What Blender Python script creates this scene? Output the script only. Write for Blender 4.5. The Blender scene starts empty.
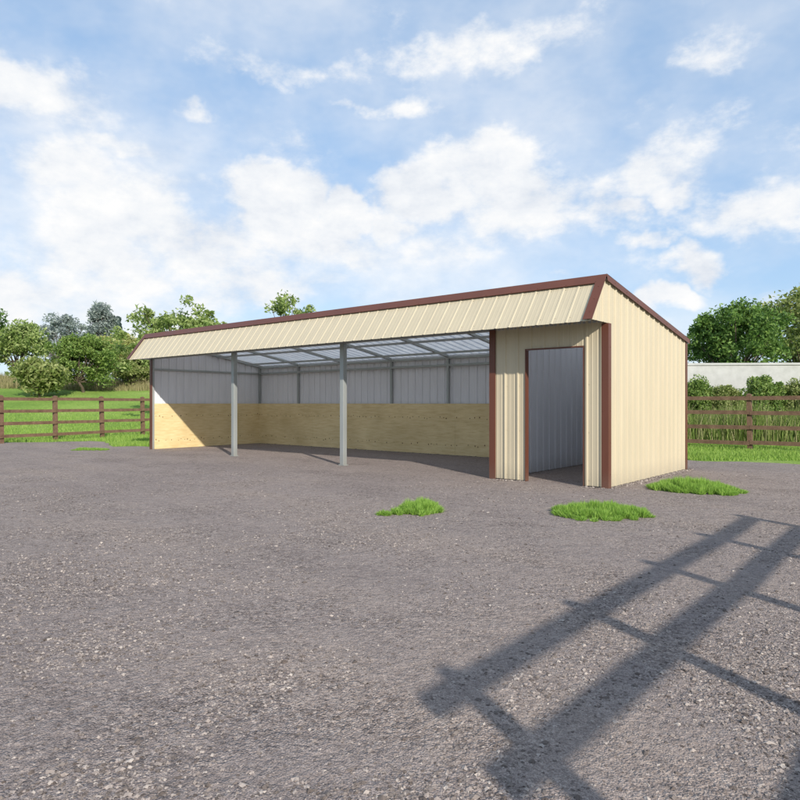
import bpy, bmesh, math, random
import numpy as np
from mathutils import Vector, Matrix
random.seed(7); rng = np.random.default_rng(11)
scn = bpy.context.scene
col = scn.collection
R = math.radians
# ------------------------------------------------------------------ measured view
F = 658.24; TH = 0.6987; CX, CY, H = 3.777, -9.1156, 1.22; Y0 = 403.4
FW = np.array([-math.sin(TH), math.cos(TH)]); RT = np.array([math.cos(TH), math.sin(TH)])
def cw(lat, z):                      # metres right / ahead of the viewpoint -> world x, y
    p = np.array([CX, CY]) + lat*RT + z*FW
    return float(p[0]), float(p[1])
def gp(px, py):                      # a ground point seen at photograph pixel px, py
    z = F*H/(py-Y0)
    return cw((px-400)/F*z, z)
def pz(px, z): return cw((px-400)/F*z, z)
def hz(py, z): return H + (Y0-py)/F*z

# ------------------------------------------------------------------ helpers
def tag(o, label=None, cat=None, group=None, kind=None):
    if label: o['label'] = label
    if cat: o['category'] = cat
    if group: o['group'] = group
    if kind: o['kind'] = kind
    return o
def empty(name, loc=(0,0,0), rz=0):
    o = bpy.data.objects.new(name, None); col.objects.link(o)
    o.location = loc; o.rotation_euler = (0,0,rz); o.empty_display_size = .2
    return o
def link_mesh(name, me, mats, parent=None):
    o = bpy.data.objects.new(name, me); col.objects.link(o)
    for m in (mats if isinstance(mats, (list, tuple)) else [mats]): me.materials.append(m)
    if parent: o.parent = parent
    return o
def copy_tree(o, parent=None):
    c = o.copy(); col.objects.link(c)
    if parent: c.parent = parent
    for ch in list(o.children): copy_tree(ch, c)
    return c
class MB:
    def __init__(s): s.v=[]; s.f=[]; s.m=[]
    def add(s, vs, fs, m=0):
        b=len(s.v); s.v += [tuple(map(float,v)) for v in vs]
        s.f += [tuple(i+b for i in f) for f in fs]; s.m += [m]*len(fs)
    def box(s, a, b, m=0):
        (x0,y0,z0),(x1,y1,z1)=a,b
        s.add([(x0,y0,z0),(x1,y0,z0),(x1,y1,z0),(x0,y1,z0),(x0,y0,z1),(x1,y0,z1),(x1,y1,z1),(x0,y1,z1)],
              [(0,3,2,1),(4,5,6,7),(0,1,5,4),(1,2,6,5),(2,3,7,6),(3,0,4,7)], m)
    def bar(s, p, q, w, h, up=(0,0,1), m=0):     # rectangular bar from p to q
        p=Vector(p); q=Vector(q); d=(q-p).normalized(); side=d.cross(Vector(up)).normalized(); u=side.cross(d)
        vs=[]
        for e in (p,q):
            for a,b in ((-1,-1),(1,-1),(1,1),(-1,1)): vs.append(e+side*a*w/2+u*b*h/2)
        s.add(vs, [(0,1,2,3),(7,6,5,4),(0,4,5,1),(1,5,6,2),(2,6,7,3),(3,7,4,0)], m)
    def prism(s, loop, ext, m=0):                # closed loop of 3-D points extruded by ext
        n=len(loop); e=Vector(ext)
        vs=[Vector(p) for p in loop]+[Vector(p)+e for p in loop]
        s.add(vs, [tuple(range(n))[::-1], tuple(range(n,2*n))]+[(i,(i+1)%n,(i+1)%n+n,i+n) for i in range(n)], m)
    def tube(s, pts, rads, n=7, m=0):
        pts=[Vector(p) for p in pts]; rings=[]
        for i,p in enumerate(pts):
            d=(pts[min(i+1,len(pts)-1)]-pts[max(i-1,0)]).normalized()
            a=d.cross(Vector((0.13,0.9,0.2))).normalized(); b=d.cross(a)
            rings.append([p+(a*math.cos(2*math.pi*k/n)+b*math.sin(2*math.pi*k/n))*rads[i] for k in range(n)])
        vs=[v for r in rings for v in r]; fs=[]
        for i in range(len(pts)-1):
            for k in range(n): fs.append((i*n+k,i*n+(k+1)%n,(i+1)*n+(k+1)%n,(i+1)*n+k))
        fs.append(tuple(range((len(pts)-1)*n,len(pts)*n)))
        s.add(vs,fs,m)
    def build(s, name, mats, parent=None, bevel=0, smooth=False):
        me=bpy.data.meshes.new(name); me.from_pydata(s.v,[],s.f); me.update()
        bm=bmesh.new(); bm.from_mesh(me)
        for i,f in enumerate(bm.faces): f.material_index=s.m[i]; f.smooth=smooth
        bmesh.ops.recalc_face_normals(bm, faces=bm.faces); bm.to_mesh(me); bm.free()
        o=link_mesh(name,me,mats,parent)
        if bevel:
            b=o.modifiers.new('bevel','BEVEL'); b.width=bevel; b.segments=2; b.limit_method='ANGLE'
        return o
def mesh_np(name, V, Fs, mats, parent=None, smooth=False):
    me=bpy.data.meshes.new(name); me.from_pydata(V.tolist(),[],[tuple(f) for f in Fs]); me.update()
    if smooth: me.polygons.foreach_set('use_smooth',[True]*len(me.polygons))
    return link_mesh(name,me,mats,parent)

# ------------------------------------------------------------------ materials
def mat(name):
    m=bpy.data.materials.new(name); m.use_nodes=True
    nt=m.node_tree; b=nt.nodes['Principled BSDF']
    return m,nt,b
def N(nt,t,**k):
    n=nt.nodes.new(t)
    for a,v in k.items():
        if a.startswith('i_'): n.inputs[a[2:].replace('_',' ')].default_value=v
        else: setattr(n,a,v)
    return n
def ramp(nt, fac, stops, interp='LINEAR'):
    r=nt.nodes.new('ShaderNodeValToRGB'); r.color_ramp.interpolation=interp
    e=r.color_ramp.elements
    while len(e)<len(stops): e.new(.5)
    for k,(p,c) in enumerate(stops): e[k].position=p; e[k].color=(*c,1) if len(c)==3 else c
    nt.links.new(fac, r.inputs[0]); return r
def noise(nt, vec, scale, detail=4, rough=.55):
    n=N(nt,'ShaderNodeTexNoise'); n.inputs['Scale'].default_value=scale; n.inputs['Detail'].default_value=detail; n.inputs['Roughness'].default_value=rough
    if vec is not None: nt.links.new(vec,n.inputs['Vector'])
    return n
def mixc(nt,f,a,b,mode='MIX'):
    n=N(nt,'ShaderNodeMix',data_type='RGBA',blend_type=mode)
    for s,v in ((n.inputs[0],f),(n.inputs[6],a),(n.inputs[7],b)):
        if hasattr(v,'links') : nt.links.new(v,s)
        elif isinstance(v,(int,float)): s.default_value=v
        else: s.default_value=(*v,1)
    return n.outputs[2]
def bump(nt,b,h,strength,dist):
    n=N(nt,'ShaderNodeBump'); n.inputs['Strength'].default_value=strength; n.inputs['Distance'].default_value=dist
    nt.links.new(h,n.inputs['Height']); nt.links.new(n.outputs[0],b.inputs['Normal']); return n
def painted(name, c, rough=.42, var=.10, spec=.4, metal=0, grime=(.22,.19,.15)):
    m,nt,b=mat(name); tc=N(nt,'ShaderNodeTexCoord')
    mp=N(nt,'ShaderNodeMapping'); mp.inputs['Scale'].default_value=(1,1,.25); nt.links.new(tc.outputs['Object'],mp.inputs[0])
    n1=noise(nt,mp.outputs[0],3.2,6,.6); n2=noise(nt,tc.outputs['Object'],40,3)
    lo=tuple(x*(1-var) for x in c); hi=tuple(min(1,x*(1+var*.5)) for x in c)
    r=ramp(nt,n1.outputs[0],[(.3,lo),(.7,hi)])
    # splash dirt near the ground and faint run marks: these belong to the sheet itself
    sp=N(nt,'ShaderNodeSeparateXYZ'); nt.links.new(tc.outputs['Object'],sp.inputs[0])
    mr=N(nt,'ShaderNodeMapRange'); mr.inputs[1].default_value=0; mr.inputs[2].default_value=.28; mr.inputs[3].default_value=.55; mr.inputs[4].default_value=0
    nt.links.new(sp.outputs[2],mr.inputs[0])
    mu=N(nt,'ShaderNodeMath',operation='MULTIPLY'); nt.links.new(mr.outputs[0],mu.inputs[0]); nt.links.new(n2.outputs[0],mu.inputs[1])
    c2=mixc(nt,mu.outputs[0],r.outputs[0],grime)
    nt.links.new(c2,b.inputs['Base Color'])
    rr=N(nt,'ShaderNodeMapRange'); rr.inputs[3].default_value=rough-.08; rr.inputs[4].default_value=rough+.12
    nt.links.new(n1.outputs[0],rr.inputs[0]); nt.links.new(rr.outputs[0],b.inputs['Roughness'])
    b.inputs['Specular IOR Level'].default_value=spec; b.inputs['Metallic'].default_value=metal
    nw=noise(nt,tc.outputs['Object'],2.3,2); bump(nt,b,nw.outputs[0],.25,.012)
    return m
M_cream=painted('cream_steel',(.53,.458,.325),var=.05)
M_brown=painted('brown_steel',(.13,.046,.028),rough=.4,grime=(.17,.13,.1))
M_grey=painted('bare_steel_sheet',(.68,.68,.705),rough=.5,metal=.0,var=.06)
def mat_roof():
    m,nt,b=mat('translucent_roof_sheet'); tc=N(nt,'ShaderNodeTexCoord'); n=noise(nt,tc.outputs['Object'],2,4)
    c=ramp(nt,n.outputs[0],[(.3,(.78,.79,.80)),(.7,(.88,.88,.88))]); nt.links.new(c.outputs[0],b.inputs['Base Color']); b.inputs['Roughness'].default_value=.4
    t=N(nt,'ShaderNodeBsdfTranslucent'); nt.links.new(c.outputs[0],t.inputs[0]); mx=N(nt,'ShaderNodeMixShader'); mx.inputs[0].default_value=.72
    nt.links.new(b.outputs[0],mx.inputs[1]); nt.links.new(t.outputs[0],mx.inputs[2]); nt.links.new(mx.outputs[0],nt.nodes['Material Output'].inputs[0]); return m
M_roofin=mat_roof()
M_galv=painted('galvanised_tube',(.36,.38,.37),rough=.42,metal=.3)
def mat_ply():
    m,nt,b=mat('plywood'); tc=N(nt,'ShaderNodeTexCoord')
    mp=N(nt,'ShaderNodeMapping'); mp.inputs['Scale'].default_value=(1.2,1.2,9); nt.links.new(tc.outputs['Object'],mp.inputs[0])
    n=noise(nt,mp.outputs[0],3,6,.65); n2=noise(nt,tc.outputs['Object'],1.1,2)
    r=ramp(nt,n.outputs[0],[(.3,(.66,.50,.25)),(.5,(.77,.61,.33)),(.72,(.83,.69,.41))])
    r2=ramp(nt,n2.outputs[0],[(.35,(.86,.84,.8)),(.65,(1,1,1))])
    oi=N(nt,'ShaderNodeObjectInfo'); r3=ramp(nt,oi.outputs['Random'],[(0,(.9,.88,.84)),(1,(1,1,1))])
    c=mixc(nt,1.0,r.outputs[0],r2.outputs[0],'MULTIPLY'); c=mixc(nt,1.0,c,r3.outputs[0],'MULTIPLY')
    nt.links.new(c,b.inputs['Base Color']); b.inputs['Roughness'].default_value=.75
    bump(nt,b,n.outputs[0],.3,.003); return m
M_ply=mat_ply()
M_knot,_nt,_b=mat('plywood_knot'); _b.inputs['Base Color'].default_value=(.16,.075,.03,1); _b.inputs['Roughness'].default_value=.8
def mat_wood(name,c1,c2):
    m,nt,b=mat(name); tc=N(nt,'ShaderNodeTexCoord')
    n=noise(nt,tc.outputs['Object'],7,6,.7); n2=noise(nt,tc.outputs['Object'],55,3)
    r=ramp(nt,n.outputs[0],[(.32,c1),(.7,c2)]); r2=ramp(nt,n2.outputs[0],[(.35,(.75,.72,.7)),(.6,(1,1,1))])
    nt.links.new(mixc(nt,1.0,r.outputs[0],r2.outputs[0],'MULTIPLY'),b.inputs['Base Color']); b.inputs['Roughness'].default_value=.85
    bump(nt,b,n2.outputs[0],.5,.006); return m
M_fence=mat_wood('brown_fence_wood',(.12,.065,.038),(.24,.145,.09))
M_bark=mat_wood('bark',(.06,.045,.03),(.15,.115,.08))
def mat_gravel():
    m,nt,b=mat('gravel'); tc=N(nt,'ShaderNodeTexCoord'); P=tc.outputs['Object']
    v1=N(nt,'ShaderNodeTexVoronoi'); v1.inputs['Scale'].default_value=95; nt.links.new(P,v1.inputs['Vector'])
    v2=N(nt,'ShaderNodeTexVoronoi'); v2.inputs['Scale'].default_value=36; nt.links.new(P,v2.inputs['Vector'])
    mp=N(nt,'ShaderNodeMapping'); mp.inputs['Rotation'].default_value=(0,0,TH); mp.inputs['Scale'].default_value=(.5,1.5,1); nt.links.new(P,mp.inputs[0])
    big=noise(nt,mp.outputs[0],.5,5,.62); pat=noise(nt,P,1.15,4,.6); mid=noise(nt,P,6,6,.72); fine=noise(nt,P,170,2,.6)
    sx=N(nt,'ShaderNodeSeparateColor'); nt.links.new(v1.outputs['Color'],sx.inputs[0])
    sy=N(nt,'ShaderNodeSeparateColor'); nt.links.new(v2.outputs['Color'],sy.inputs[0])
    c1=ramp(nt,sx.outputs[0],[(0,(.07,.056,.05)),(.3,(.235,.195,.175)),(.8,(.375,.315,.278)),(1,(.60,.51,.44))])
    c2=ramp(nt,sy.outputs[0],[(0,(.08,.064,.057)),(.35,(.26,.215,.195)),(.8,(.34,.285,.255)),(1,(.46,.39,.34))])
    # fine beaten dirt with coarser stony patches in it
    pm=N(nt,'ShaderNodeMapRange'); pm.inputs[1].default_value=.46; pm.inputs[2].default_value=.64; nt.links.new(pat.outputs[0],pm.inputs[0])
    dirt=ramp(nt,mid.outputs[0],[(.3,(.225,.187,.168)),(.7,(.325,.275,.248))])
    cm=mixc(nt,.5,c1.outputs[0],c2.outputs[0]); f=N(nt,'ShaderNodeMath',operation='MULTIPLY_ADD'); nt.links.new(pm.outputs[0],f.inputs[0]); f.inputs[1].default_value=.55; f.inputs[2].default_value=.42
    cm=mixc(nt,f.outputs[0],dirt.outputs[0],cm)
    rb=ramp(nt,big.outputs[0],[(.28,(.96,.95,.98)),(.5,(1.16,1.15,1.17)),(.75,(1.30,1.26,1.22))])
    rf=ramp(nt,fine.outputs[0],[(.35,(.72,.71,.70)),(.65,(1.22,1.22,1.22))])
    c=mixc(nt,1.0,cm,rb.outputs[0],'MULTIPLY'); c=mixc(nt,1.0,c,rf.outputs[0],'MULTIPLY')
    nt.links.new(c,b.inputs['Base Color']); b.inputs['Roughness'].default_value=.93; b.inputs['Specular IOR Level'].default_value=.15
    def MA(x,k,y):
        n=N(nt,'ShaderNodeMath',operation='MULTIPLY_ADD'); nt.links.new(x,n.inputs[0]); n.inputs[1].default_value=k
        if hasattr(y,'links'): nt.links.new(y,n.inputs[2])
        else: n.inputs[2].default_value=y
        return n.outputs[0]
    h=MA(v1.outputs['Distance'],-.8,MA(v2.outputs['Distance'],-1.1,0.0)); hm=N(nt,'ShaderNodeMath',operation='MULTIPLY'); nt.links.new(h,hm.inputs[0]); nt.links.new(f.outputs[0],hm.inputs[1])
    h=MA(fine.outputs[0],.5,MA(mid.outputs[0],3.0,hm.outputs[0]))
    bump(nt,b,h,1.0,.017); return m
M_gravel=mat_gravel()
def mat_island(name, stops, rough=.7, trans=0, spec=.3):
    m,nt,b=mat(name); g=N(nt,'ShaderNodeNewGeometry')
    r=ramp(nt,g.outputs['Random Per Island'],stops)
    nt.links.new(r.outputs[0],b.inputs['Base Color']); b.inputs['Roughness'].default_value=rough; b.inputs['Specular IOR Level'].default_value=spec
    if trans:
        t=N(nt,'ShaderNodeBsdfTranslucent'); mx=N(nt,'ShaderNodeMixShader'); mx.inputs[0].default_value=trans
        nt.links.new(r.outputs[0],t.inputs[0]); nt.links.new(b.outputs[0],mx.inputs[1]); nt.links.new(t.outputs[0],mx.inputs[2])
        nt.links.new(mx.outputs[0],nt.nodes['Material Output'].inputs[0])
    return m
M_stone=mat_island('stones',[(0,(.09,.07,.06)),(.35,(.19,.158,.14)),(.75,(.31,.26,.232)),(.95,(.39,.335,.295)),(1,(.46,.40,.35))],.85)
M_blade=mat_island('lawn_blades',[(0,(.15,.28,.04)),(.5,(.26,.41,.07)),(1,(.42,.55,.14))],.5,.35)
M_clump=mat_island('clump_blades',[(0,(.15,.29,.04)),(.5,(.26,.44,.07)),(1,(.42,.60,.14))],.5,.35)
M_weed=mat_island('weed_blades',[(0,(.10,.17,.03)),(.5,(.22,.30,.07)),(.8,(.38,.40,.16)),(1,(.50,.45,.26))],.7,.35)
M_dry=mat_island('dry_blades',[(0,(.16,.15,.06)),(.5,(.30,.27,.12)),(1,(.42,.36,.20))],.7,.3)
def mat_meadow():
    m,nt,b=mat('meadow'); tc=N(nt,'ShaderNodeTexCoord'); P=tc.outputs['Object']
    n1=noise(nt,P,.22,5,.6); n2=noise(nt,P,9,5,.7)
    r=ramp(nt,n1.outputs[0],[(.3,(.16,.27,.05)),(.55,(.26,.38,.08)),(.75,(.36,.44,.13))])
    r2=ramp(nt,n2.outputs[0],[(.3,(.6,.62,.55)),(.62,(1.1,1.1,1.1))])
    nt.links.new(mixc(nt,1.0,r.outputs[0],r2.outputs[0],'MULTIPLY'),b.inputs['Base Color']); b.inputs['Roughness'].default_value=.9; b.inputs['Specular IOR Level'].default_value=.1
    bump(nt,b,n2.outputs[0],1,.06); return m
M_meadow=mat_meadow()
def mat_conc():
    m,nt,b=mat('pale_concrete'); tc=N(nt,'ShaderNodeTexCoord'); n=noise(nt,tc.outputs['Object'],1.5,7,.7)
    r=ramp(nt,n.outputs[0],[(.3,(.36,.36,.34)),(.7,(.52,.52,.50))]); nt.links.new(r.outputs[0],b.inputs['Base Color']); b.inputs['Roughness'].default_value=.9
    bump(nt,b,n.outputs[0],.4,.01); return m
M_conc=mat_conc()
def leafmat(name,a,b_,c): return mat_island(name,[(0,a),(.5,b_),(1,c)],.5,.4)
L_light=leafmat('leaves_light',(.13,.20,.045),(.27,.36,.10),(.46,.52,.22))
L_mid=leafmat('leaves_mid',(.06,.12,.025),(.13,.24,.05),(.25,.38,.09))
L_light2=leafmat('leaves_fresh',(.08,.15,.03),(.19,.29,.06),(.34,.44,.13))
L_yellow=leafmat('leaves_yellow',(.22,.25,.06),(.42,.44,.14),(.62,.60,.28))
L_olive=leafmat('leaves_olive',(.12,.17,.04),(.26,.32,.09),(.44,.46,.20))
L_dark_hazed=leafmat('needles_dark_hazed',(.05,.09,.09),(.09,.14,.14),(.15,.21,.19))  # blue tint of distant haze painted into the needle colour
L_hazed=leafmat('leaves_hazed',(.16,.20,.20),(.28,.33,.31),(.42,.47,.42))  # far trees: grey of the distance haze put into the leaf colour

# ------------------------------------------------------------------ ground
def terrain(x,y):
    dx=x-CX; dy=y-CY; z=dx*FW[0]+dy*FW[1]; lat=dx*RT[0]+dy*RT[1]
    t=np.clip((z-24.5)/30,0,1); s=t*t*(3-2*t)
    g=3.25*s+np.clip(z-62,0,400)*.008
    return g+s*.35*np.sin(lat*.11+1.2)+s*.2*np.sin(z*.19+lat*.23)
def gh(x,y): return float(terrain(np.array(x),np.array(y)))
def ground():
    g=np.concatenate([-np.geomspace(60,1500,14)[::-1],np.linspace(-55,55,111),np.geomspace(60,1500,14)])
    X,Y=np.meshgrid(g-6,g+12,indexing='ij'); Z=terrain(X,Y); n=len(g)
    V=np.stack([X.ravel(),Y.ravel(),Z.ravel()],1)
    Fs=[(i*n+j,(i+1)*n+j,(i+1)*n+j+1,i*n+j+1) for i in range(n-1) for j in range(n-1)]
    o=mesh_np('grass_ground',V,Fs,M_meadow,smooth=True); tag(o,kind='structure')
ground()
YARD=[gp(-420,446),gp(-150,443.6),gp(40,442.4),gp(92,441.2),gp(104,442),gp(110,444.8),gp(116,446.9),gp(134,446.3),gp(150,446.8),(-13.2,1.5),(-13.25,4.9),(-9,5.5),(-4,5.6),(-1.9,5.9),gp(688,460.3),gp(700,461.4),gp(740,461.8),gp(800,464.5),gp(900,467),(17,6.5),(26,-6),(20,-30),(-30,-34),(-44,-14)]
def yard():
    # densify the outline with small wobble
    pts=[]
    for i,(x,y) in enumerate(YARD):
        x2,y2=YARD[(i+1)%len(YARD)]; d=math.hypot(x2-x,y2-y); k=max(1,int(d/.25)) if d<14 else 12
        for j in range(k):
            t=j/k; w=.07 if d<14 else 0
            pts.append((x+(x2-x)*t+random.uniform(-w,w), y+(y2-y)*t+random.uniform(-w,w)))
    bm=bmesh.new(); vs=[bm.verts.new((x,y,.004)) for x,y in pts]; f=bm.faces.new(vs)
    if f.normal.z<0: f.normal_flip()
    bmesh.ops.triangulate(bm,faces=[f])
    me=bpy.data.meshes.new('gravel_yard'); bm.to_mesh(me); bm.free()
    o=link_mesh('gravel_yard',me,M_gravel); tag(o,kind='structure')
yard()
def inyard(x,y):
    c=False; n=len(YARD)
    for i in range(n):
        x1,y1=YARD[i]; x2,y2=YARD[(i+1)%n]
        if (y1>y)!=(y2>y) and x<(x2-x1)*(y-y1)/(y2-y1)+x1: c=not c
    return c
# loose stones lying on the yard
def stones():
    n=130000
    u=rng.random(n); z=1.7*(12/1.7)**(u**.85); lat=(rng.random(n)*2-1)*.66*z
    # clumps
    k=np.sin(lat*2.1+z*1.3)+np.sin(lat*5.3-z*3.1+1)+np.sin(z*4.7+lat*.7)+np.sin(lat*1.1-z*.9+2)*1.3
    keep=rng.random(n)<np.clip(.34+.26*k,.08,1); z=z[keep]; lat=lat[keep]; n=len(z)
    x=CX+lat*RT[0]+z*FW[0]; y=CY+lat*RT[1]+z*FW[1]
    ok=(y<-.15)|(x>.2); x=x[ok];y=y[ok];n=len(x)
    # gravel kicked up against the foot of the walls and posts
    m=5200; q=rng.random(m); bx=np.where(q<.22,-1.9+rng.random(m)*1.9,np.where(q<.6,.03+np.abs(rng.normal(0,.05,m)),-12.5+rng.random(m)*10.5))
    by=np.where(q<.22,-.03-np.abs(rng.normal(0,.05,m)),np.where(q<.6,rng.random(m)*3.7,3.38+rng.random(m)*.1)); 
    ok=~((bx>-1.31)&(bx<-.37)&(by<0)); bx=bx[ok]; by=by[ok]
    x=np.concatenate([x,bx]); y=np.concatenate([y,by]); n=len(x)
    s=.0032*np.exp(rng.normal(0,.55,n))+.0014; s=np.clip(s,.0018,.013); s[-len(bx):]*=1.7
    base=np.array([[1,0,0],[0,1,0],[-1,0,0],[0,-1,0],[0,0,.75],[.6,.6,.35],[-.5,.6,.4],[-.6,-.5,.3],[.55,-.6,.42]],float)
    tri=[(0,5,4),(5,1,4),(1,6,4),(6,2,4),(2,7,4),(7,3,4),(3,8,4),(8,0,4)]
    V=base[None]*s[:,None,None]*(1+rng.normal(0,.22,(n,9,1)))
    V[:,:,0]*=1+rng.random(n)[:,None]*.6
    a=rng.random(n)*6.283; ca,sa=np.cos(a)[:,None],np.sin(a)[:,None]
    Vx=V[:,:,0]*ca-V[:,:,1]*sa; Vy=V[:,:,0]*sa+V[:,:,1]*ca
    V=np.stack([Vx+x[:,None],Vy+y[:,None],V[:,:,2]+.0035],2).reshape(-1,3)
    Fs=(np.array(tri)[None]+9*np.arange(n)[:,None,None]).reshape(-1,3)
    o=mesh_np('loose_gravel',V,Fs.tolist(),M_stone); tag(o,'loose grey and tan stones strewn over the gravel yard','gravel',kind='stuff')
stones()

def blades(x,y,z0,h,w,lean,leandir,rs):
    n=len(x); a=rs.random(n)*6.283; wx=np.cos(a)*w; wy=np.sin(a)*w
    lx=np.cos(leandir)*lean; ly=np.sin(leandir)*lean
    V=np.empty((n,5,3))
    V[:,0]=np.stack([x-wx,y-wy,z0],1); V[:,1]=np.stack([x+wx,y+wy,z0],1)
    V[:,2]=np.stack([x+wx*.8+lx*.35,y+wy*.8+ly*.35,z0+h*.55],1); V[:,3]=np.stack([x-wx*.8+lx*.35,y-wy*.8+ly*.35,z0+h*.55],1)
    V[:,4]=np.stack([x+lx,y+ly,z0+h],1)
    b=5*np.arange(n)
    Fs=[f for i in b for f in ((i,i+1,i+2,i+3),(i+3,i+2,i+4))]
    return V.reshape(-1,3),Fs
# grass clumps standing alone in the gravel; mounds given in metres right/ahead of the viewpoint
def clump(mounds,label,dens=5200,seed=1):
    rs=np.random.default_rng(seed); c0=cw(mounds[0][0],mounds[0][1]); xs=[];ys=[];zs=[];hs=[];ld=[];ln=[]
    for (la,z,rl,rz,h) in mounds:
        nt_=max(3,int(2.1*rl*rz/.055**2)); 
        for q in range(nt_):
            ang=rs.random()*6.283; r=math.sqrt(rs.random())*(1+.08*math.sin(ang*5+la*9))
            l=la+rl*r*math.cos(ang); zz=z+rz*r*math.sin(ang)
            tr=.05+.03*rs.random(); n=int(dens*math.pi*tr*tr*.9)+20
            th=1.15*h*math.sqrt(max(.22,1.08-r*r))*(.8+.4*rs.random())
            a2=rs.random(n)*6.283; r2=np.sqrt(rs.random(n))
            x=CX+l*RT[0]+zz*FW[0]-c0[0]+tr*.55*r2*np.cos(a2); y=CY+l*RT[1]+zz*FW[1]-c0[1]+tr*.55*r2*np.sin(a2)
            xs.append(x);ys.append(y);hs.append(th*(np.sqrt(np.clip(1.03-.8*r2**2,.1,1)))*(.85+.3*rs.random(n)));ld.append(a2+rs.normal(0,.35,n));ln.append(tr*r2*(.5+.5*rs.random(n)))
    x=np.concatenate(xs);y=np.concatenate(ys);h=np.concatenate(hs);d=np.concatenate(ld);l=np.concatenate(ln)
    V,Fs=blades(x,y,np.zeros(len(x)),h,.0032,l,d,rs)
    o=mesh_np('grass_clump',V,Fs,M_clump); o.location=(c0[0],c0[1],.003)
    tag(o,label,'grass clump',group='grass clumps in the gravel yard')
def cl(px,py): z=F*H/(py-Y0); return (px-400)/F*z,z
def mound(px,py,wpx,rz,h): l,z=cl(px,py); return (l,z,wpx/2/F*z,rz,h)
clump([mound(419,511,34,.34,.125),mound(432,511,17,.2,.10),mound(407,512.5,14,.14,.095),mound(397,514,13,.13,.07),mound(389.5,514.8,10,.11,.062),mound(382,515.3,10,.1,.058)],
      'small bright green tuft mid yard, tapering leftward to a row of little mounds',7500,3)
clump([mound(600,513.5,84,.36,.115),mound(578,515,46,.26,.10),mound(622,516,50,.26,.10),mound(596,518.5,50,.2,.085),mound(565,513,24,.2,.08),mound(640,516.5,18,.14,.07)],
      'wide low oval tuft of bright grass in front of the doorway corner',5200,4)
clump([mound(690,490,74,.42,.15),mound(665,488.5,30,.25,.09),mound(712,493.5,44,.25,.11),mound(728,492.5,26,.22,.09)],
      'bright grass tuft beside the cream end wall near the right edge',5200,5)
clump([mound(101,450.2,14,.25,.05),mound(93,449.8,16,.3,.05),mound(82,450,14,.3,.06)],
      'low patch of grass near the left fence at the gravel edge',3000,6)
# lawn blades on the strip round the yard and under the fences
def lawn():
    rs=np.random.default_rng(5); n=150000
    z=18.3+rs.random(n)**1.3*17; lat=(rs.random(n)*2-1)*.68*z
    x=CX+lat*RT[0]+z*FW[0]; y=CY+lat*RT[1]+z*FW[1]
    z2=14+rs.random(60000)*14; l2=(.42+rs.random(60000)*.26)*z2
    x=np.concatenate([x,CX+l2*RT[0]+z2*FW[0]]); y=np.concatenate([y,CY+l2*RT[1]+z2*FW[1]])
    px=400+F*((x-CX)*RT[0]+(y-CY)*RT[1])/((x-CX)*FW[0]+(y-CY)*FW[1])
    ok=((px<165)|(px>675))
    x=x[ok];y=y[ok]
    ok=np.array([not inyard(a,b) for a,b in zip(x,y)]); ok&=~((x>-12.7)&(x<.2)&(y>-.7)&(y<3.9))
    x=x[ok];y=y[ok]; n=len(x); h=(.05+.06*rs.random(n))*(1+.5*np.sin(x*2.1)*np.sin(y*1.7))
    V,Fs=blades(x,y,terrain(x,y),h,.006,h*.5*rs.random(n),rs.random(n)*6.28,rs)
    o=mesh_np('grass',V,Fs,M_blade); tag(o,'short bright green grass growing round the gravel yard and across the meadow','grass',kind='stuff')
    n=26000; z=44+rs.random(n)*12; lat=-(.30+rs.random(n)*.36)*z
    x=CX+lat*RT[0]+z*FW[0]; y=CY+lat*RT[1]+z*FW[1]; h=(.25+.45*rs.random(n))*(.8+.5*np.sin(x*.9)*np.sin(y*1.3))
    V,Fs=blades(x,y,terrain(x,y),h,.012,h*.4*rs.random(n),rs.random(n)*6.28,rs)
    o=mesh_np('dry_grass',V,Fs,M_dry); tag(o,'tall straw coloured grass along the top of the meadow','grass',kind='stuff')
lawn()

# ------------------------------------------------------------------ shed
L=12.5177; D=3.6055; RE=.135; RP=.63; OV=.02; HR=3.035; HE=2.375; HB=2.395; HW=2.372
roof_z=lambda y: HR+(HB-HR)*(y+RE)/(D+.06+RE)
shed=empty('loafing_shed',(-L/2,D/2,0))
tag(shed,'long cream steel loafing shed with brown trim, open front bays and one doorway','shed')
OFF=Vector((-L/2,D/2,0))
def part(mb,name,mats,parent=None,**k):
    o=mb.build(name,mats,parent or shed,**k)
    if (parent or shed) is shed: o.location=-OFF
    return o
PITCH=.2286
def prof(u0,u1,extra=(),pitch=PITCH,phase=0):
    pts=[]
    k=math.floor((u0-phase)/pitch)-1
    while k*pitch+phase<u1+pitch:
        c=k*pitch+phase
        pts+=[(c-.023,0),(c-.011,.019),(c+.011,.019),(c+.023,0),(c+.066,0),(c+.072,.0035),(c+.086,.0035),(c+.092,0),(c+.142,0),(c+.148,.0035),(c+.162,.0035),(c+.168,0)]
        k+=1
    def hgt(u):
        for (a,ha),(b,hb) in zip(pts,pts[1:]):
            if a<=u<=b: return ha+(hb-ha)*(u-a)/(b-a+1e-9)
        return 0
    us=[(u,h) for u,h in pts if u0+1e-4<u<u1-1e-4]+[(u0,hgt(u0)),(u1,hgt(u1))]+[(e,hgt(e)) for e in extra if u0<e<u1]
    return sorted(set(us))
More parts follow.
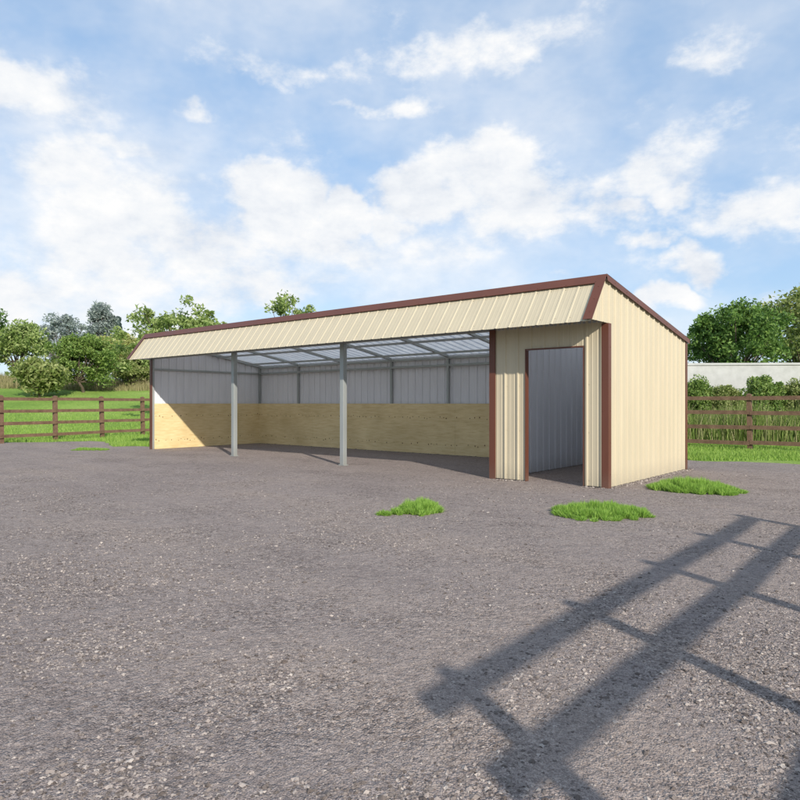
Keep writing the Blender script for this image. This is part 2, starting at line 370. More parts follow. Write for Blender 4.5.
def sheet(mb,u0,u1,lo,hi,place,th=.0035,extra=(),phase=0,rib=1):
    """ribbed steel sheet: place(u,v,n) -> xyz ; outside face slot 0, inside slot 1"""
    us=prof(u0,u1,extra,phase=phase); n=len(us); vs=[]
    for u,h in us:
        for v in (lo(u),hi(u)):
            vs.append(place(u,v,h*rib)); vs.append(place(u,v,h*rib-th))
    for i in range(n-1):
        a=4*i;b=4*(i+1)
        mb_f=[(a,a+2,b+2,b)]; 
        q=[vs[k] for k in (a,a+2,b+2,b)]; mb.add(q,[(0,1,2,3)],0)
        q=[vs[k] for k in (a+1,b+1,b+3,a+3)]; mb.add(q,[(0,1,2,3)],1)
        q=[vs[k] for k in (a,b,b+1,a+1)]; mb.add(q,[(0,1,2,3)],0)
        q=[vs[k] for k in (a+2,a+3,b+3,b+2)]; mb.add(q,[(0,1,2,3)],0)
    for a in (0,4*(n-1)):
        q=[vs[k] for k in (a,a+1,a+3,a+2)]; mb.add(q,[(0,1,2,3)],0)
def trim_screws(mb,pts,n):
    n=Vector(n).normalized(); a=n.orthogonal().normalized(); b=n.cross(a)
    for p in pts:
        p=Vector(p); ring=[p+(a*math.cos(k*1.047)+b*math.sin(k*1.047))*.006 for k in range(6)]
        mb.prism(ring,n*.005)
# the right end wall with its gable and the cheek of the visor (outside = +x)
vis=lambda y: HE+(HR-HE)*(y+RP)/(RP-RE)
def end_sheet(X,sgn):
    mb=MB(); pl=lambda u,v,n:(X+sgn*n,u,v)
    sheet(mb,-RP+.012,-.0,lambda u:HW+.0, lambda u:(vis(u) if u<-RE else roof_z(u))-.012, pl, extra=(-RE,),phase=.06)
    sheet(mb,0,D,lambda u:.012, lambda u:roof_z(u)-.012, pl, phase=.06)
    return mb
mbe=end_sheet(-.005,1)
trim_screws(mbe,[(-.004+.0,.06+PITCH*k+.045,z) for k in range(0,16) for z in (.10,.78,1.46,2.12) if .06+PITCH*k+.045<D-.12],(1,0,0))
part(mbe,'end_wall',[M_cream,M_grey])
part(end_sheet(-L+.005,-1),'end_wall',[M_cream,M_grey])
# back wall
mb=MB(); sheet(mb,-L+.02,-.02,lambda u:.012,lambda u:roof_z(D)-.03,lambda u,v,n:(u,D-.01+n,v)); part(mb,'back_wall',[M_cream,M_grey])
# front wall of the closed bay with the doorway
XO=-1.90; XD0=-1.316; XD1=-.36; HD=2.045
mb=MB(); pf=lambda u,v,n:(u,.002-n,v)
sheet(mb,XO+.03,XD0,lambda u:.02,lambda u:2.86,pf,phase=-.09)
sheet(mb,XD0,XD1,lambda u:HD,lambda u:2.86,pf,phase=-.09)
sheet(mb,XD1,-.012,lambda u:.02,lambda u:2.86,pf,phase=-.09)
trim_screws(mb,[(-.09-PITCH*k+.045,-.001,z) for k in range(0,8) for z in (.1,.8,1.5,2.2) if -.09-PITCH*k+.045<-.12 and not (XD0-.02<-.09-PITCH*k+.045<XD1+.02 and z<2.1)],(0,-1,0))
part(mb,'front_wall',[M_cream,M_grey])
# partition between the closed bay and the open bays
mb=MB(); sheet(mb,.05,D-.03,lambda u:.012,lambda u:roof_z(u)-.10,lambda u,v,n:(XO+.06-.022+n,u,v),rib=1); part(mb,'partition_wall',[M_grey,M_grey])
# visor
sl=Vector((0,-(RP-RE),-(HR-HE))); sn=Vector((0,-(HR-HE),(RP-RE))).normalized()
mb=MB(); top=Vector((0,-RE,HR-.01))
def pvis(u,v,n): p=top+sl*v+sn*(n-.018); return (u,p.y,p.z)
sheet(mb,-L-OV+.004,OV-.004,lambda u:0.0,lambda u:1.02,pvis,phase=.11,rib=.42)
trim_screws(mb,[pvis(.11-PITCH*k+.045,v,.003) for k in range(1,55) for v in (.22,.9)],sn)
part(mb,'visor',[M_cream,M_galv])
# roof
mb=MB(); rs_=Vector((0,D+.06+RE,HB-HR)); rn=Vector((0,(HR-HB),D+.06+RE)).normalized()
def prf(u,v,n): p=Vector((0,-RE,HR-.018))+rs_*v+rn*(n-.012); return (u,p.y,p.z)
sheet(mb,-L-OV+.01,OV-.01,lambda u:.012,lambda u:1.0,prf,phase=.11)
part(mb,'roof',[M_roofin,M_roofin])
# trims -------------------------------------------------------------
TW=.0025
ry0,rz0=-RE,HR+.012
mb=MB()   # ridge cap: one leg down the visor, one leg over the roof
p0=Vector((0,ry0-.004,rz0)); a=p0+sl.normalized()*.155+sn*.0; bq=p0+rs_.normalized()*.16
x0,x1=-L-OV-.024,OV+.024
mb.prism([(x0,*p0[1:]),(x0,*a[1:]),(x0,a.y+.006,a.z-.008),(x0,a.y+.012,a.z+.0),(x0,p0.y+.004,p0.z-.006),(x0,bq.y,bq.z-.008),(x0,bq.y,bq.z-.002)],(x1-x0,0,0))
trim_screws(mb,[Vector((x,0,0))+p0+sl.normalized()*.135+sn*.001 for x in np.arange(-L+.1,0,.457)],sn)
part(mb,'ridge_trim',M_brown)
for X,s in ((OV,1),(-L-OV,-1)):
    # visor-end trim (face leg on the visor + side leg)
    mb=MB(); q0=p0+sl.normalized()*.02; q1=Vector((0,-RE,HR-.01))+sl*1.03
    f=Vector((0,-RE,HR+.008)); u=sl.normalized()
    A0=Vector((X+s*.022,f.y,f.z))+u*.12+sn*.010; A1=Vector((X+s*.022,f.y,f.z))+u*(sl.length*1.035)+sn*.010
    w=Vector((-s*.13,0,0)); t=-sn*.003
    mb.add([A0,A1,A1+w,A0+w,A0+t,A1+t,A1+w+t,A0+w+t],[(0,1,2,3),(4,7,6,5),(0,4,5,1),(1,5,6,2),(2,6,7,3),(3,7,4,0)])
    d=-sn*.022
    mb.add([A0,A1,A1+d,A0+d,A0+Vector((-s*.003,0,0)),A1+Vector((-s*.003,0,0)),A1+d+Vector((-s*.003,0,0)),A0+d+Vector((-s*.003,0,0))],[(0,1,2,3),(4,7,6,5),(1,5,6,2),(3,7,4,0),(2,6,7,3)])
    trim_screws(mb,[A0+w*.45+u*k for k in (.12,.36,.6)],sn)
    part(mb,'visor_edge_trim',M_brown)
    # rake trim down the gable
    mb=MB(); r=rs_.normalized(); g=Vector((X+s*.024,-RE-.006,HR+.016)); g1=g+r*(rs_.length+.02)
    mb.add([g,g1,g1+Vector((0,0,-.088)),g+Vector((0,.03,-.093)),*[v+Vector((-s*.003,0,0)) for v in (g,g1,g1+Vector((0,0,-.088)),g+Vector((0,.03,-.093)))]],
           [(0,1,2,3),(4,7,6,5),(0,4,5,1),(1,5,6,2),(2,6,7,3),(3,7,4,0)])
    w=Vector((-s*.13,0,.004)); k=Vector((0,0,-.003)); g0=g+r*.02
    mb.add([g0,g1,g1+w,g0+w,g0+k,g1+k,g1+w+k,g0+w+k],[(0,1,2,3),(4,7,6,5),(0,4,5,1),(1,5,6,2),(2,6,7,3),(3,7,4,0)])
    trim_screws(mb,[g+r*q+Vector((0,0,-.05)) for q in np.arange(.3,3.6,.457)],(s,0,0))
    part(mb,'rake_trim',M_brown)
def corner(X,Y,sx,sy,z0,z1,w=.102,g=.022):      # L trim wrapped round an outer corner
    mb=MB(); x=X+sx*g; y=Y+sy*g
    mb.box((min(x,x-sx*.003),min(y-sy*.0,y-sy*w),z0),(max(x,x-sx*.003),max(y,y-sy*w),z1))
    mb.box((min(x-sx*.003,x-sx*w),min(y,y-sy*.003),z0),(max(x-sx*.003,x-sx*w),max(y,y-sy*.003),z1))
    mb.box((min(x,x-sx*.02),min(y-sy*w,y-sy*(w+.003)),z0),(max(x-sx*.004,x-sx*.02),max(y-sy*w,y-sy*(w+.003)),z1))
    mb.box((min(x-sx*w,x-sx*(w+.003)),min(y-sy*.004,y-sy*.02),z0),(max(x-sx*w,x-sx*(w+.003)),max(y-sy*.004,y-sy*.02),z1))
    trim_screws(mb,[(x,y-sy*w*.8,z) for z in np.arange(.2,z1,.457)],(sx,0,0))
    trim_screws(mb,[(x-sx*w*.8,y,z) for z in np.arange(.2,z1,.457)],(0,sy,0))
    part(mb,'corner_trim',M_brown)
corner(-.004,0,1,-1,.004,HW-.004)
corner(-.004,D,1,1,.004,roof_z(D)-.02)
corner(-L+.004,0,-1,-1,.004,HW-.004)
corner(-L+.004,D,-1,1,.004,roof_z(D)-.02)
# trim at the edge of the opening beside the closed bay (face leg + deep return inward)
mb=MB(); xr=XO+.035
mb.box((xr-.105,-.024,.004),(xr,-.021,HW+.03)); mb.box((xr-.108,-.024,.004),(xr-.105,.085,HW+.03)); mb.box((xr-.003,-.021,.004),(xr,-.002,HW+.03))
trim_screws(mb,[(xr-.02,-.024,z) for z in np.arange(.2,2.3,.457)],(0,-1,0))
part(mb,'opening_trim',M_brown)
# door casing
mb=MB()
mb.box((XD0-.006,-.024,.01),(XD0+.004,-.018,HD+.02)); mb.box((XD0+.004,-.024,.01),(XD0+.007,.07,HD))
mb.box((XD1-.004,-.024,.01),(XD1+.006,-.018,HD+.02)); mb.box((XD1-.007,-.024,.01),(XD1-.004,.07,HD))
mb.box((XD0+.004,-.024,HD+.004),(XD1-.004,-.018,HD+.02)); mb.box((XD0+.007,-.024,HD+.001),(XD1-.007,.07,HD+.004))
part(mb,'door_casing',M_brown)
# skeleton ----------------------------------------------------------
T=.06
def tube_box(name,a,b,parent=None): 
    mb=MB(); mb.box(a,b); return part(mb,name,M_galv,parent,bevel=.004)
frames=[-L+.05]; 
BAY=[-8.9159,-5.3739]
step=1.771
fx=[-L+.055, -10.70, -8.916, -7.145, -5.374, -3.61, -1.99, -.06]
for b in BAY:
    c=part((lambda m:(m.box((b-.05,.0,.006),(b+.05,.1,2.385)),m)[1])(MB()),'column',M_galv,bevel=.006)
    m2=MB(); m2.box((b-.075,-.02,.005),(b+.075,.12,.013)); 
    for sx in (-1,1):
        for sy in (-.005,.105): m2.box((b+sx*.062-.007,sy-.007,.013),(b+sx*.062+.007,sy+.007,.027))
    p=m2.build('base_plate',M_galv,c)
# end post pale edge inside the left opening and right post
tube_box('end_post',(-L+.016,.004,.008),(-L+.016+T,.004+T,2.38))
tube_box('end_post',(XO-.066,.1,.008),(XO-.006,.16,2.38))
tube_box('header_beam',(-L+.02,-.0,2.388),(-.03,.1,2.488))
for X in fx:
    mb=MB(); y0,y1=.11,D-.085
    mb.prism([(X-T/2,y0,roof_z(y0)-.05),(X-T/2,y1,roof_z(y1)-.05),(X-T/2,y1,roof_z(y1)-.05-T),(X-T/2,y0,roof_z(y0)-.05-T)],(T,0,0))
    part(mb,'rafter',M_galv,bevel=.004)
    # strut carrying the visor
    mb=MB(); mb.bar((X,-RE+.06,HR-.13),(X,-RP+.105,HE+.028),T*.7,T*.7); part(mb,'visor_strut',M_galv)
for y in (.9,2.0,3.0):
    mb=MB(); z=roof_z(y)-.052-T
    mb.box((-L+.09,y-.03,z-.045),(XO-.07,y+.03,z)); part(mb,'purlin',M_galv)
mb=MB(); mb.box((-L-OV+.06,-RP+.062,HE-.012),(OV-.06,-RP+.092,HE+.018)); part(mb,'visor_edge_tube',M_galv)
for X in fx[1:]:
    if X<-3: pass
    tube_box('wall_post',(X-T/2,D-.085,.008),(X+T/2,D-.03,roof_z(D)-.07))
tube_box('wall_post',(-L+.02,D-.085,.008),(-L+.08,D-.03,roof_z(D)-.07))
tube_box('girt',(-L+.09,D-.083,2.10),(XO-.07,D-.035,2.15))
tube_box('girt',(-L+.012,.08,2.10),(-L+.05,D-.09,2.15))
tube_box('top_plate',(-L+.09,D-.09,roof_z(D)-.13),(XO-.07,D-.03,roof_z(D)-.075))
tube_box('base_rail',(-L+.09,D-.086,.008),(XO-.07,D-.034,.05))
# plywood lining
def ply(u0,u1,place,seed):
    rr=random.Random(seed); mb=MB()
    q=[place(u,v,n) for n in (0,.015) for u,v in ((u0,.008),(u1,.008),(u1,1.216),(u0,1.216))]
    mb.add(q,[(3,2,1,0),(4,5,6,7),(0,1,5,4),(1,2,6,5),(2,3,7,6),(3,0,4,7)])
    for row in (.235,.875,):
        u=u0+.05
        while u<u1-.03:
            c=row+rr.gauss(0,.018); w=rr.uniform(.008,.017); h=rr.uniform(.008,.022)
            ring=[place(u+w*math.cos(k*.785)*rr.uniform(.8,1.2),c+h*math.sin(k*.785),.0165) for k in range(8)]
            mb.add(ring+[place(u,c,.0168)],[(k,(k+1)%8,8) for k in range(8)],1)
            u+=rr.choice((.09,.16,.16,.24,.31))*rr.uniform(.8,1.3)
    part(mb,'plywood_board',[M_ply,M_knot])
xs=[-L+.052]+[-L+.052+2.44*k for k in range(1,5)]
xs=[x for x in xs if x<XO-.5]+[XO-.03]
for k,(a,b_) in enumerate(zip(xs,xs[1:])): ply(a+.0015,b_-.0015,lambda u,v,n:(u,D-.088-n,v),k)
for k,(a,b_) in enumerate(((.066,2.44),(2.443,D-.105))): ply(a,b_,lambda u,v,n:(-L+.052+n,u,v),20+k)
ply(.17,2.44,lambda u,v,n:(XO+.01-n,u,v),31); ply(2.443,D-.105,lambda u,v,n:(XO+.01-n,u,v),32)

# ------------------------------------------------------------------ fences
def fence(name,p,q,n,label,rails=(1.36,.985,.60,.215),ph=1.5,sq=.11,rw=.035,rh=.10,group=None,side=1,over=0):
    p=Vector((*p,0)); q=Vector((*q,0)); f=empty(name,(p+q)/2); off=-(p+q)/2
    d=(q-p).normalized(); sd=d.cross(Vector((0,0,1)))*side; first=None
    for i in range(n):
        c=p+(q-p)*i/(n-1); z=gh(c.x,c.y)
        if first is None:
            mb=MB(); mb.box((-sq/2,-sq/2,0),(sq/2,sq/2,ph-.03)); 
            mb.add([(-sq/2,-sq/2,ph-.03),(sq/2,-sq/2,ph-.03),(sq/2,sq/2,ph-.03),(-sq/2,sq/2,ph-.03),(0,0,ph)],[(0,1,4),(1,2,4),(2,3,4),(3,0,4)])
            o=mb.build('post',M_fence,f); first=o
        else: o=first.copy(); col.objects.link(o); o.parent=f
        o.location=c+off+Vector((0,0,z-.02)); o.rotation_euler=(random.gauss(0,.012),random.gauss(0,.012),math.atan2(d.y,d.x))
    for r in rails:
        mb=MB()
        for i in range(n-1):
            a=p+(q-p)*i/(n-1); b=p+(q-p)*(i+1)/(n-1)
            za=gh(a.x,a.y)+r+random.gauss(0,.007); zb=gh(b.x,b.y)+r+random.gauss(0,.007)
            oo=sd*(sq/2+rw/2+.001+(.0 if i%2 else .0))
            mb.bar(a+oo+off+d*(-over if i==0 else .003)+Vector((0,0,za)),b+oo+off-d*.003+Vector((0,0,zb)),rw,rh)
        mb.build('rail',M_fence,f)
    tag(f,label,'fence'); return f
P1=pz(102.3,23.2); P2=pz(143,24.8)
dv=Vector((P2[0]-P1[0],P2[1]-P1[1])); 
k0=-9; k1=3
A=(P1[0]+dv.x*k0,P1[1]+dv.y*k0); B=(P1[0]+dv.x*k1,P1[1]+dv.y*k1)
fence('wooden_fence',A,B,k1-k0+1,'brown four rail wooden fence on the grass left of the shed',side=1)
RF=gp(694,455.5); yb=9.6
fence('wooden_fence',(B[0]+.9,yb),(13.3,yb),18,'brown four rail wooden fence behind the shed, seen right of the end wall',side=1)
# rail fence off to the right whose shadow lies across the yard
SUN=Vector((-1.82,1.0,-1.05)).normalized(); KX=1.82/1.05; KY=1/1.05
topr=1.62; XF=CX-1.632+KX*topr+.07
Y1=CY+2.39-KY*(topr+.13); 
sf=fence('pipe_rail_fence',(XF,Y1),(XF,Y1+1.363*4),5,'tall paddock fence beside the yard whose shadow falls across the gravel',
      rails=(topr,topr-.298,topr-.75,topr-1.15),ph=topr+.19,sq=.08,rw=.04,rh=.105,side=-1,over=.17)

# ------------------------------------------------------------------ trees
def leaves(centres,radii,n_each,size,rs,flat=.8):
    cs=np.repeat(np.array(centres),n_each,axis=0); rr=np.repeat(np.array(radii),n_each)
    n=len(cs); d=rs.normal(0,1,(n,3)); d/=np.linalg.norm(d,axis=1)[:,None]; r=rs.random(n)**.45
    P=cs+d*(r*rr)[:,None]*np.array([1,1,flat])
    a=rs.normal(0,1,(n,3)); a/=np.linalg.norm(a,axis=1)[:,None]
    b=np.cross(a,rs.normal(0,1,(n,3))); b/=np.linalg.norm(b,axis=1)[:,None]
    s=size*(.6+.8*rs.random(n))[:,None]
    V=np.empty((n,4,3)); V[:,0]=P-a*s; V[:,1]=P+b*s*.45; V[:,2]=P+a*s; V[:,3]=P-b*s*.45
    # fold slightly so leaves are not flat cards
    c=np.cross(a,b)*s*.15; V[:,0]+=c; V[:,2]+=c
    i=4*np.arange(n)
    Fs=[f for k in i for f in ((k,k+1,k+3),(k+1,k+2,k+3))]
    return V.reshape(-1,3),Fs
def tree(name,label,px,z,top_py,wpx,lm,ncl=40,per=220,size=.07,base_h=.25,seed=1,cr=.5,kind='round',group='trees and bushes beyond the fence',cat='tree',h=None,trunk_r=None,clip=0):
    rs=np.random.default_rng(seed); rd=random.Random(seed); x,y=pz(px,z); g=gh(x,y)
    top=hz(top_py,z)-g; W=wpx/F*z/2
    t=empty(name,(x,y,g-.05)); tag(t,label,cat,group)
    lo=top*base_h; cz=(top+lo)/2; rz=(top-lo)/2; C=[];RR=[]
    for k in range(ncl):
        if kind=='cone':
            u=rs.random()**.8; rad=W*(1-u)*(.4+.6*rs.random())+.05; a=rs.random()*6.283
            C.append((rad*math.cos(a),rad*math.sin(a),lo+(top-lo)*u)); RR.append(cr*(1.1-u*.8))
        else:
            d=rs.normal(0,1,3); d/=np.linalg.norm(d); r=.45+.55*rs.random()**.6
            if d[2]<-.3 and rd.random()<.5: d[2]*=-1
            wob=1+.24*math.sin(3*math.atan2(d[1],d[0])+seed)+.2*math.sin(5*d[2]*3+seed)
            C.append((d[0]*W*r*wob*.92,d[1]*W*r*wob*.92,cz+d[2]*(rz-cr*.5)*r)); RR.append(cr*(.55+.7*rs.random()))
    V,Fs=leaves(C,RR,per,size,rs)
    # sprigs poking out of the outline
    V2=[]
    mb=MB(); tr=trunk_r or max(.06,top*.022)
    bend=[rd.gauss(0,.04*top) for _ in range(4)]
    fork=lo+(top-lo)*.15
    mb.tube([(0,0,-.1),(bend[0]*.3,bend[1]*.3,fork*.5),(bend[0],bend[1],fork)]+([(0,0,top*.96)] if kind=='cone' else []),[tr*1.25,tr,tr*.8]+([.02] if kind=='cone' else []),9)
    for c in C[:min(len(C),36)]:
        m=Vector((bend[0],bend[1],fork))
        if kind=='cone': m=Vector((0,0,c[2]+.1))
        e=Vector(c); q=m.lerp(e,.5)+Vector((rd.gauss(0,.1),rd.gauss(0,.1),-.05*top*.3))
        mb.tube([m,q,e],[tr*.42,tr*.26,.008],5)
    mb.build('trunk',M_bark,t,smooth=True)
    mesh_np('crown',V,Fs,lm,t)
    return t
def tops(px,z,spec): pass
# loose light-green tree whose top shows over the left end of the shed roof
tree('broadleaf_tree','loose light green tree rising over the left end of the shed roof',182,29,295,118,L_light,ncl=110,per=75,size=.095,seed=3,cr=.40)
tree('broadleaf_tree','sparse green treetop showing above the roof left of its middle, two sprigs high',286,30,289,68,L_light,ncl=46,per=60,size=.095,seed=9,cr=.34)
tree('broadleaf_tree','dark green leafy tree behind the right corner of the shed at the right edge',738,25,296,104,L_mid,ncl=110,per=170,size=.075,seed=5,cr=.5,base_h=.3)
tree('willow_bush','tall dense green bush on the meadow beyond the left fence, at the left edge',84,43,330,62,L_light2,ncl=120,per=170,size=.085,seed=6,cr=.55,base_h=.03,cat='bush')
tree('broadleaf_tree','yellow green bushy tree at the top of the meadow, left of the shed',124,50,331,58,L_yellow,ncl=100,per=130,size=.11,seed=7,cr=.6,base_h=.08)
tree('shrub','pale green rounded bush at the meadow top right behind the visor end',150,49,338,50,L_light,ncl=60,per=150,size=.12,seed=8,cr=.7,base_h=.05,cat='bush')
tree('shrub','olive bush low in front of the yellow green tree',133,47,362,34,L_olive,ncl=40,per=130,size=.10,seed=18,cr=.5,base_h=.02,cat='bush')
tree('conifer','narrow dark green conifer tinted blue for haze poking above the far trees at left',118,78,316,14,L_dark_hazed,ncl=60,per=120,size=.16,seed=10,cr=.8,kind='cone',base_h=.1)
tree('broadleaf_tree','tall far green tree greyed for haze at the left edge beside the conifer',101,74,300,26,L_hazed,ncl=60,per=140,size=.16,seed=12,cr=.9,base_h=.15)
for i,(px,z,tp,w,lm,lb) in enumerate([
    (60,70,306,46,L_hazed,'far green tree greyed for haze outermost on the left but one, behind the tall bush'),
    (18,56,318,60,L_light,'light green round tree at the far left above the meadow'),
    (40,40,356,40,L_olive,'low olive bush on the meadow at the far left'),
    (-20,60,300,60,L_mid,'mid green tree at the left rim of the view'),
    ]):
    tree('broadleaf_tree' if 'tree' in lb else 'shrub',lb,px,z,tp,w,lm,ncl=60,per=130,size=.14,seed=30+i,cr=.8,base_h=.06,cat='tree' if 'tree' in lb else 'bush')
for i,(px,z,tp,w,lm,lb) in enumerate([
    (696,21.3,374,30,L_light2,'fresh green weedy bush between the fence and the pale wall, next to the shed'),
    (724,21.4,380,34,L_olive,'second weedy bush along the pale wall, just outside the shed corner tree'),
    (762,21.3,371,40,L_light2,'taller fresh green weedy bush in front of the pale wall at the right'),
    (796,21.2,378,40,L_olive,'weedy bush in front of the pale wall at the right rim'),
    ]):
    tree('shrub',lb,px,z,tp,w,lm,ncl=90,per=190,size=.045,seed=50+i,cr=.26,base_h=.0,cat='bush',group='bushes along the pale wall',trunk_r=.03)
tree('broadleaf_tree','tall mid green tree beyond the pale wall at the right rim',800,31,282,90,L_olive,ncl=80,per=130,size=.1,seed=61,cr=.7,base_h=.2)
for i,(px,z) in enumerate([(235,60),(340,66),(430,62),(520,70),(600,64)]):
    tree('broadleaf_tree','low green tree hidden behind the shed roof',px,z,360,70,L_mid,ncl=40,per=100,size=.16,seed=70+i,cr=1.0,base_h=.1)
def weeds():
    rs=np.random.default_rng(8); n=17000; z=19.3+rs.random(n)*2.6; lat=(.36+rs.random(n)*.34)*z
    x=CX+lat*RT[0]+z*FW[0]; y=CY+lat*RT[1]+z*FW[1]; ok=y>9.9; x=x[ok];y=y[ok];z=z[ok];n=len(x)
    h=(.35+.75*rs.random(n)**1.4)*(1.1+.35*np.sin(x*1.7)*np.sin(y*2.3+1))
    V,Fs=blades(x,y,terrain(x,y),h,.010,h*.45*rs.random(n),rs.random(n)*6.28,rs)
    o=mesh_np('tall_weeds',V,Fs,M_weed); tag(o,'tall olive and straw coloured weeds growing between the right fence and the pale wall','weeds',kind='stuff')
weeds()
# pale wall behind the right part of the fence
wx0=pz(560,23.0); wx1=pz(900,22.2)
mb=MB(); hh=hz(365,23); a=Vector((*wx0,0)); b=Vector((*wx1,0)); c=(a+b)/2
mb.bar(a-c+Vector((0,0,hh/2-.1)),b-c+Vector((0,0,hh/2-.1)),.2,hh+.2-.08); mb.bar(a-c+Vector((0,0,hh-.0)),b-c+Vector((0,0,hh-.0)),.27,.08)
o=mb.build('garden_wall',M_conc,bevel=.01); o.location=c; tag(o,'pale grey concrete wall behind the bushes right of the shed','wall')

# ------------------------------------------------------------------ sky
w=bpy.data.worlds.new('World'); scn.world=w; w.use_nodes=True; nt=w.node_tree
for n in list(nt.nodes): nt.nodes.remove(n)
out=N(nt,'ShaderNodeOutputWorld'); bg=N(nt,'ShaderNodeBackground'); w.cycles.sampling_method='MANUAL'; w.cycles.sample_map_resolution=256; nt.links.new(bg.outputs[0],out.inputs[0])
sky=N(nt,'ShaderNodeTexSky',sky_type='NISHITA',sun_disc=False)
toS=-SUN; sky.sun_elevation=math.asin(toS.z); sky.sun_rotation=math.atan2(toS.x,toS.y)
sky.air_density=1.0; sky.dust_density=.6; sky.ozone_density=1.6
STR=.15
bg.inputs[1].default_value=STR
tc=N(nt,'ShaderNodeTexCoord'); Dv=tc.outputs['Generated']
sp=N(nt,'ShaderNodeSeparateXYZ'); nt.links.new(Dv,sp.inputs[0])
def M(op,a,b=None,c=None,clamp=False):
    n=N(nt,'ShaderNodeMath',operation=op); n.use_clamp=clamp
    for s,v in zip(n.inputs,(a,b,c)):
        if v is None: continue
        if hasattr(v,'links'): nt.links.new(v,s)
        else: s.default_value=v
    return n.outputs[0]
az=M('ARCTAN2',sp.outputs[0],sp.outputs[1]); el=M('ARCSINE',sp.outputs[2])
mp=N(nt,'ShaderNodeMapping'); mp.inputs['Scale'].default_value=(1,1,1.7); nt.links.new(Dv,mp.inputs[0])
nA=noise(nt,mp.outputs[0],5.5,7,.58); nB=noise(nt,mp.outputs[0],16,5,.62); nW=noise(nt,Dv,4,2,.6)
sw=N(nt,'ShaderNodeSeparateColor'); nt.links.new(nW.outputs['Color'],sw.inputs[0])
nX=noise(nt,Dv,22,3,.65); sx2=N(nt,'ShaderNodeSeparateColor'); nt.links.new(nX.outputs['Color'],sx2.inputs[0])
azw=M('ADD',M('ADD',az,M('MULTIPLY_ADD',sw.outputs[0],.16,-.08)),M('MULTIPLY_ADD',sx2.outputs[0],.05,-.025)); elw=M('ADD',M('ADD',el,M('MULTIPLY_ADD',sw.outputs[1],.10,-.05)),M('MULTIPLY_ADD',sx2.outputs[1],.04,-.02))
def ang(px,py):
    a=math.atan((px-400)/F); return a-TH, math.atan((Y0-py)/F*math.cos(a))
# px, py, half-width, half-height, strength
BL=[(478,160,52,38,1.0),(432,188,44,30,.95),(520,200,72,42,.95),(455,240,50,26,.6),(588,212,42,20,.62),(500,140,26,16,.7),
    (268,205,40,32,.95),(302,196,26,24,.8),(352,208,20,26,.95),(372,216,18,12,.7),(400,222,16,15,.9),(250,180,26,12,.6),(330,240,70,18,.45),
    (140,235,75,48,.75),(112,270,60,60,.75),(200,260,60,40,.6),(160,300,90,26,.55),(250,290,120,22,.4),(390,104,60,9,.5),(354,103,26,7,.55),(190,114,20,9,.5),(140,150,42,9,.5),(170,190,50,12,.5),
    (665,160,56,24,.5),(679,190,18,10,.5),(655,228,40,8,.42),(698,256,26,20,.72),(662,297,27,11,.72),(559,275,18,7,.5),(628,200,20,9,.5),(640,112,36,12,.4),(560,110,60,8,.35),
    (60,180,60,30,.6),(20,90,70,25,.5),(250,60,80,16,.5),(480,50,90,18,.5),(700,60,60,20,.5),(770,205,60,26,.5),(775,300,50,12,.4),(30,300,80,30,.6)]
cmb=N(nt,'ShaderNodeCombineXYZ'); nt.links.new(azw,cmb.inputs[0]); nt.links.new(elw,cmb.inputs[1])
def blob(px,py,rw,rh,st,k):
    a0,e0=ang(px,py); a1,_=ang(px+rw,py); _,e1=ang(px,py-rh); ra=abs(a1-a0)*k; re=abs(e1-e0)*k
    q=N(nt,'ShaderNodeVectorMath',operation='MULTIPLY_ADD'); nt.links.new(cmb.outputs[0],q.inputs[0]); q.inputs[1].default_value=(1/ra,1/re,0); q.inputs[2].default_value=(-a0/ra,-e0/re,0)
    d=N(nt,'ShaderNodeVectorMath',operation='DOT_PRODUCT'); nt.links.new(q.outputs[0],d.inputs[0]); nt.links.new(q.outputs[0],d.inputs[1])
    return M('MULTIPLY_ADD',d.outputs['Value'],-st,st)
acc=0.0
for (px,py,rw,rh,st) in BL:
    acc=M('SMOOTH_MAX',acc,blob(px,py,rw,rh,st,1.55),.12)
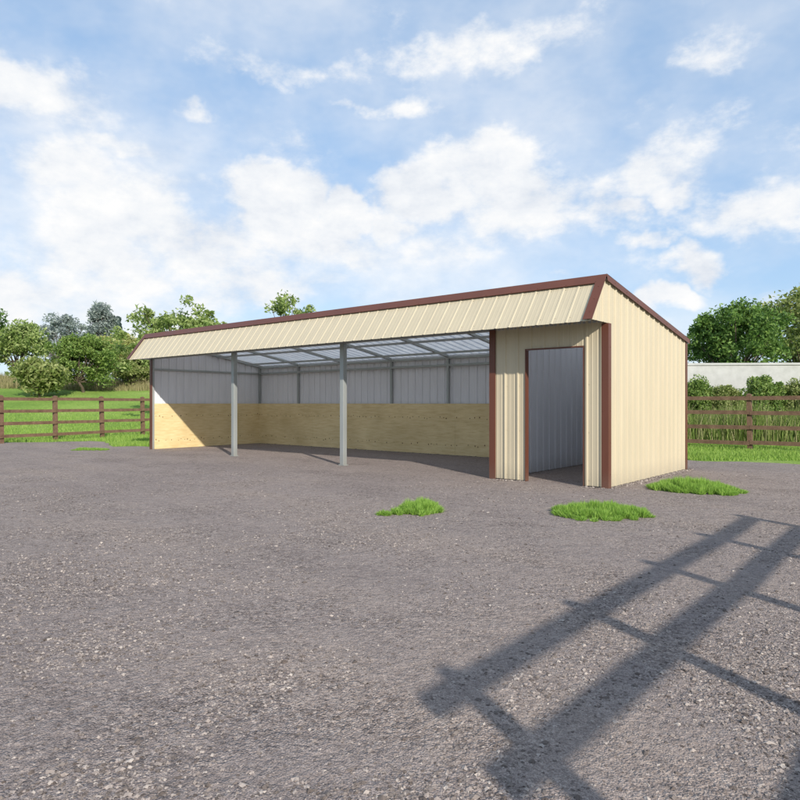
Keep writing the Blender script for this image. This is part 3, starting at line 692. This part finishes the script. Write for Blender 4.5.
# clouds for the rest of the dome too
nC=noise(nt,mp.outputs[0],2.2,3,.6); bgc=M('MULTIPLY',M('SUBTRACT',nC.outputs[0],.5,clamp=True),.8)
acc=M('ADD',acc,bgc)
tex=M('ADD',M('MULTIPLY_ADD',nA.outputs[0],1.9,-.98),M('MULTIPLY_ADD',nB.outputs[0],.95,-.49))
dens=M('ADD',acc,M('MULTIPLY',tex,1.0))
mr=N(nt,'ShaderNodeMapRange',interpolation_type='SMOOTHSTEP'); mr.inputs[1].default_value=.10; mr.inputs[2].default_value=.66; nt.links.new(dens,mr.inputs[0])
nS=noise(nt,mp.outputs[0],3.1,5,.62)
soft=M('ADD',.06,M('MULTIPLY',M('MULTIPLY_ADD',nS.outputs[0],2.6,-1.0,clamp=True),.55))
hzb=0.0
for (px,py,rw,rh,st) in ((150,220,190,130,.6),(330,260,200,60,.5),(500,190,150,110,.25),(110,330,120,60,.6),(60,120,120,70,.5),(640,170,90,60,.3)):
    hzb=M('MAXIMUM',hzb,blob(px,py,rw,rh,st,1.2))
soft=M('ADD',soft,M('MULTIPLY',hzb,M('MULTIPLY_ADD',nS.outputs[0],.9,.25)),clamp=True)
cov=M('SUBTRACT',1.0,M('MULTIPLY',M('SUBTRACT',1.0,mr.outputs[0]),M('SUBTRACT',1.0,soft)))
cn=M('ADD',M('MULTIPLY',nS.outputs[0],.5),M('MULTIPLY',nB.outputs[0],.5))
ccol=ramp(nt,cn,[(.36,(.74,.79,.87)),(.50,(.90,.925,.96)),(.60,(1.0,1.0,1.0))])
cs=N(nt,'ShaderNodeVectorMath',operation='SCALE'); nt.links.new(ccol.outputs[0],cs.inputs[0]); cs.inputs['Scale'].default_value=1.0/STR
skc=N(nt,'ShaderNodeVectorMath',operation='MULTIPLY'); nt.links.new(sky.outputs[0],skc.inputs[0]); skc.inputs[1].default_value=(1.0,1.0,1.0)
veil=mixc(nt,.55,skc.outputs[0],tuple(c/STR for c in (.42,.66,1.0)))   # high thin haze
mixn=mixc(nt,cov,veil,cs.outputs[0])
nt.links.new(mixn,bg.inputs[0])

sun=bpy.data.lights.new('sun','SUN'); sun.energy=5.0; sun.angle=R(.8); sun.color=(1,.94,.84)
so=bpy.data.objects.new('sun',sun); col.objects.link(so); so.rotation_euler=SUN.to_track_quat('-Z','Y').to_euler(); so.location=(10,-10,12)

cam=bpy.data.cameras.new('camera'); co=bpy.data.objects.new('camera',cam); col.objects.link(co)
co.location=(CX,CY,H); co.rotation_euler=(R(90),0,TH); cam.sensor_width=36; cam.lens=F/800*36; cam.shift_y=(Y0-400)/800
cam.clip_start=.05; cam.clip_end=4000
scn.camera=co
scn.render.engine='CYCLES'
vs=scn.view_settings; vs.view_transform='Standard'; vs.look='None'; vs.gamma=1; vs.exposure=0; vs.use_curve_mapping=False
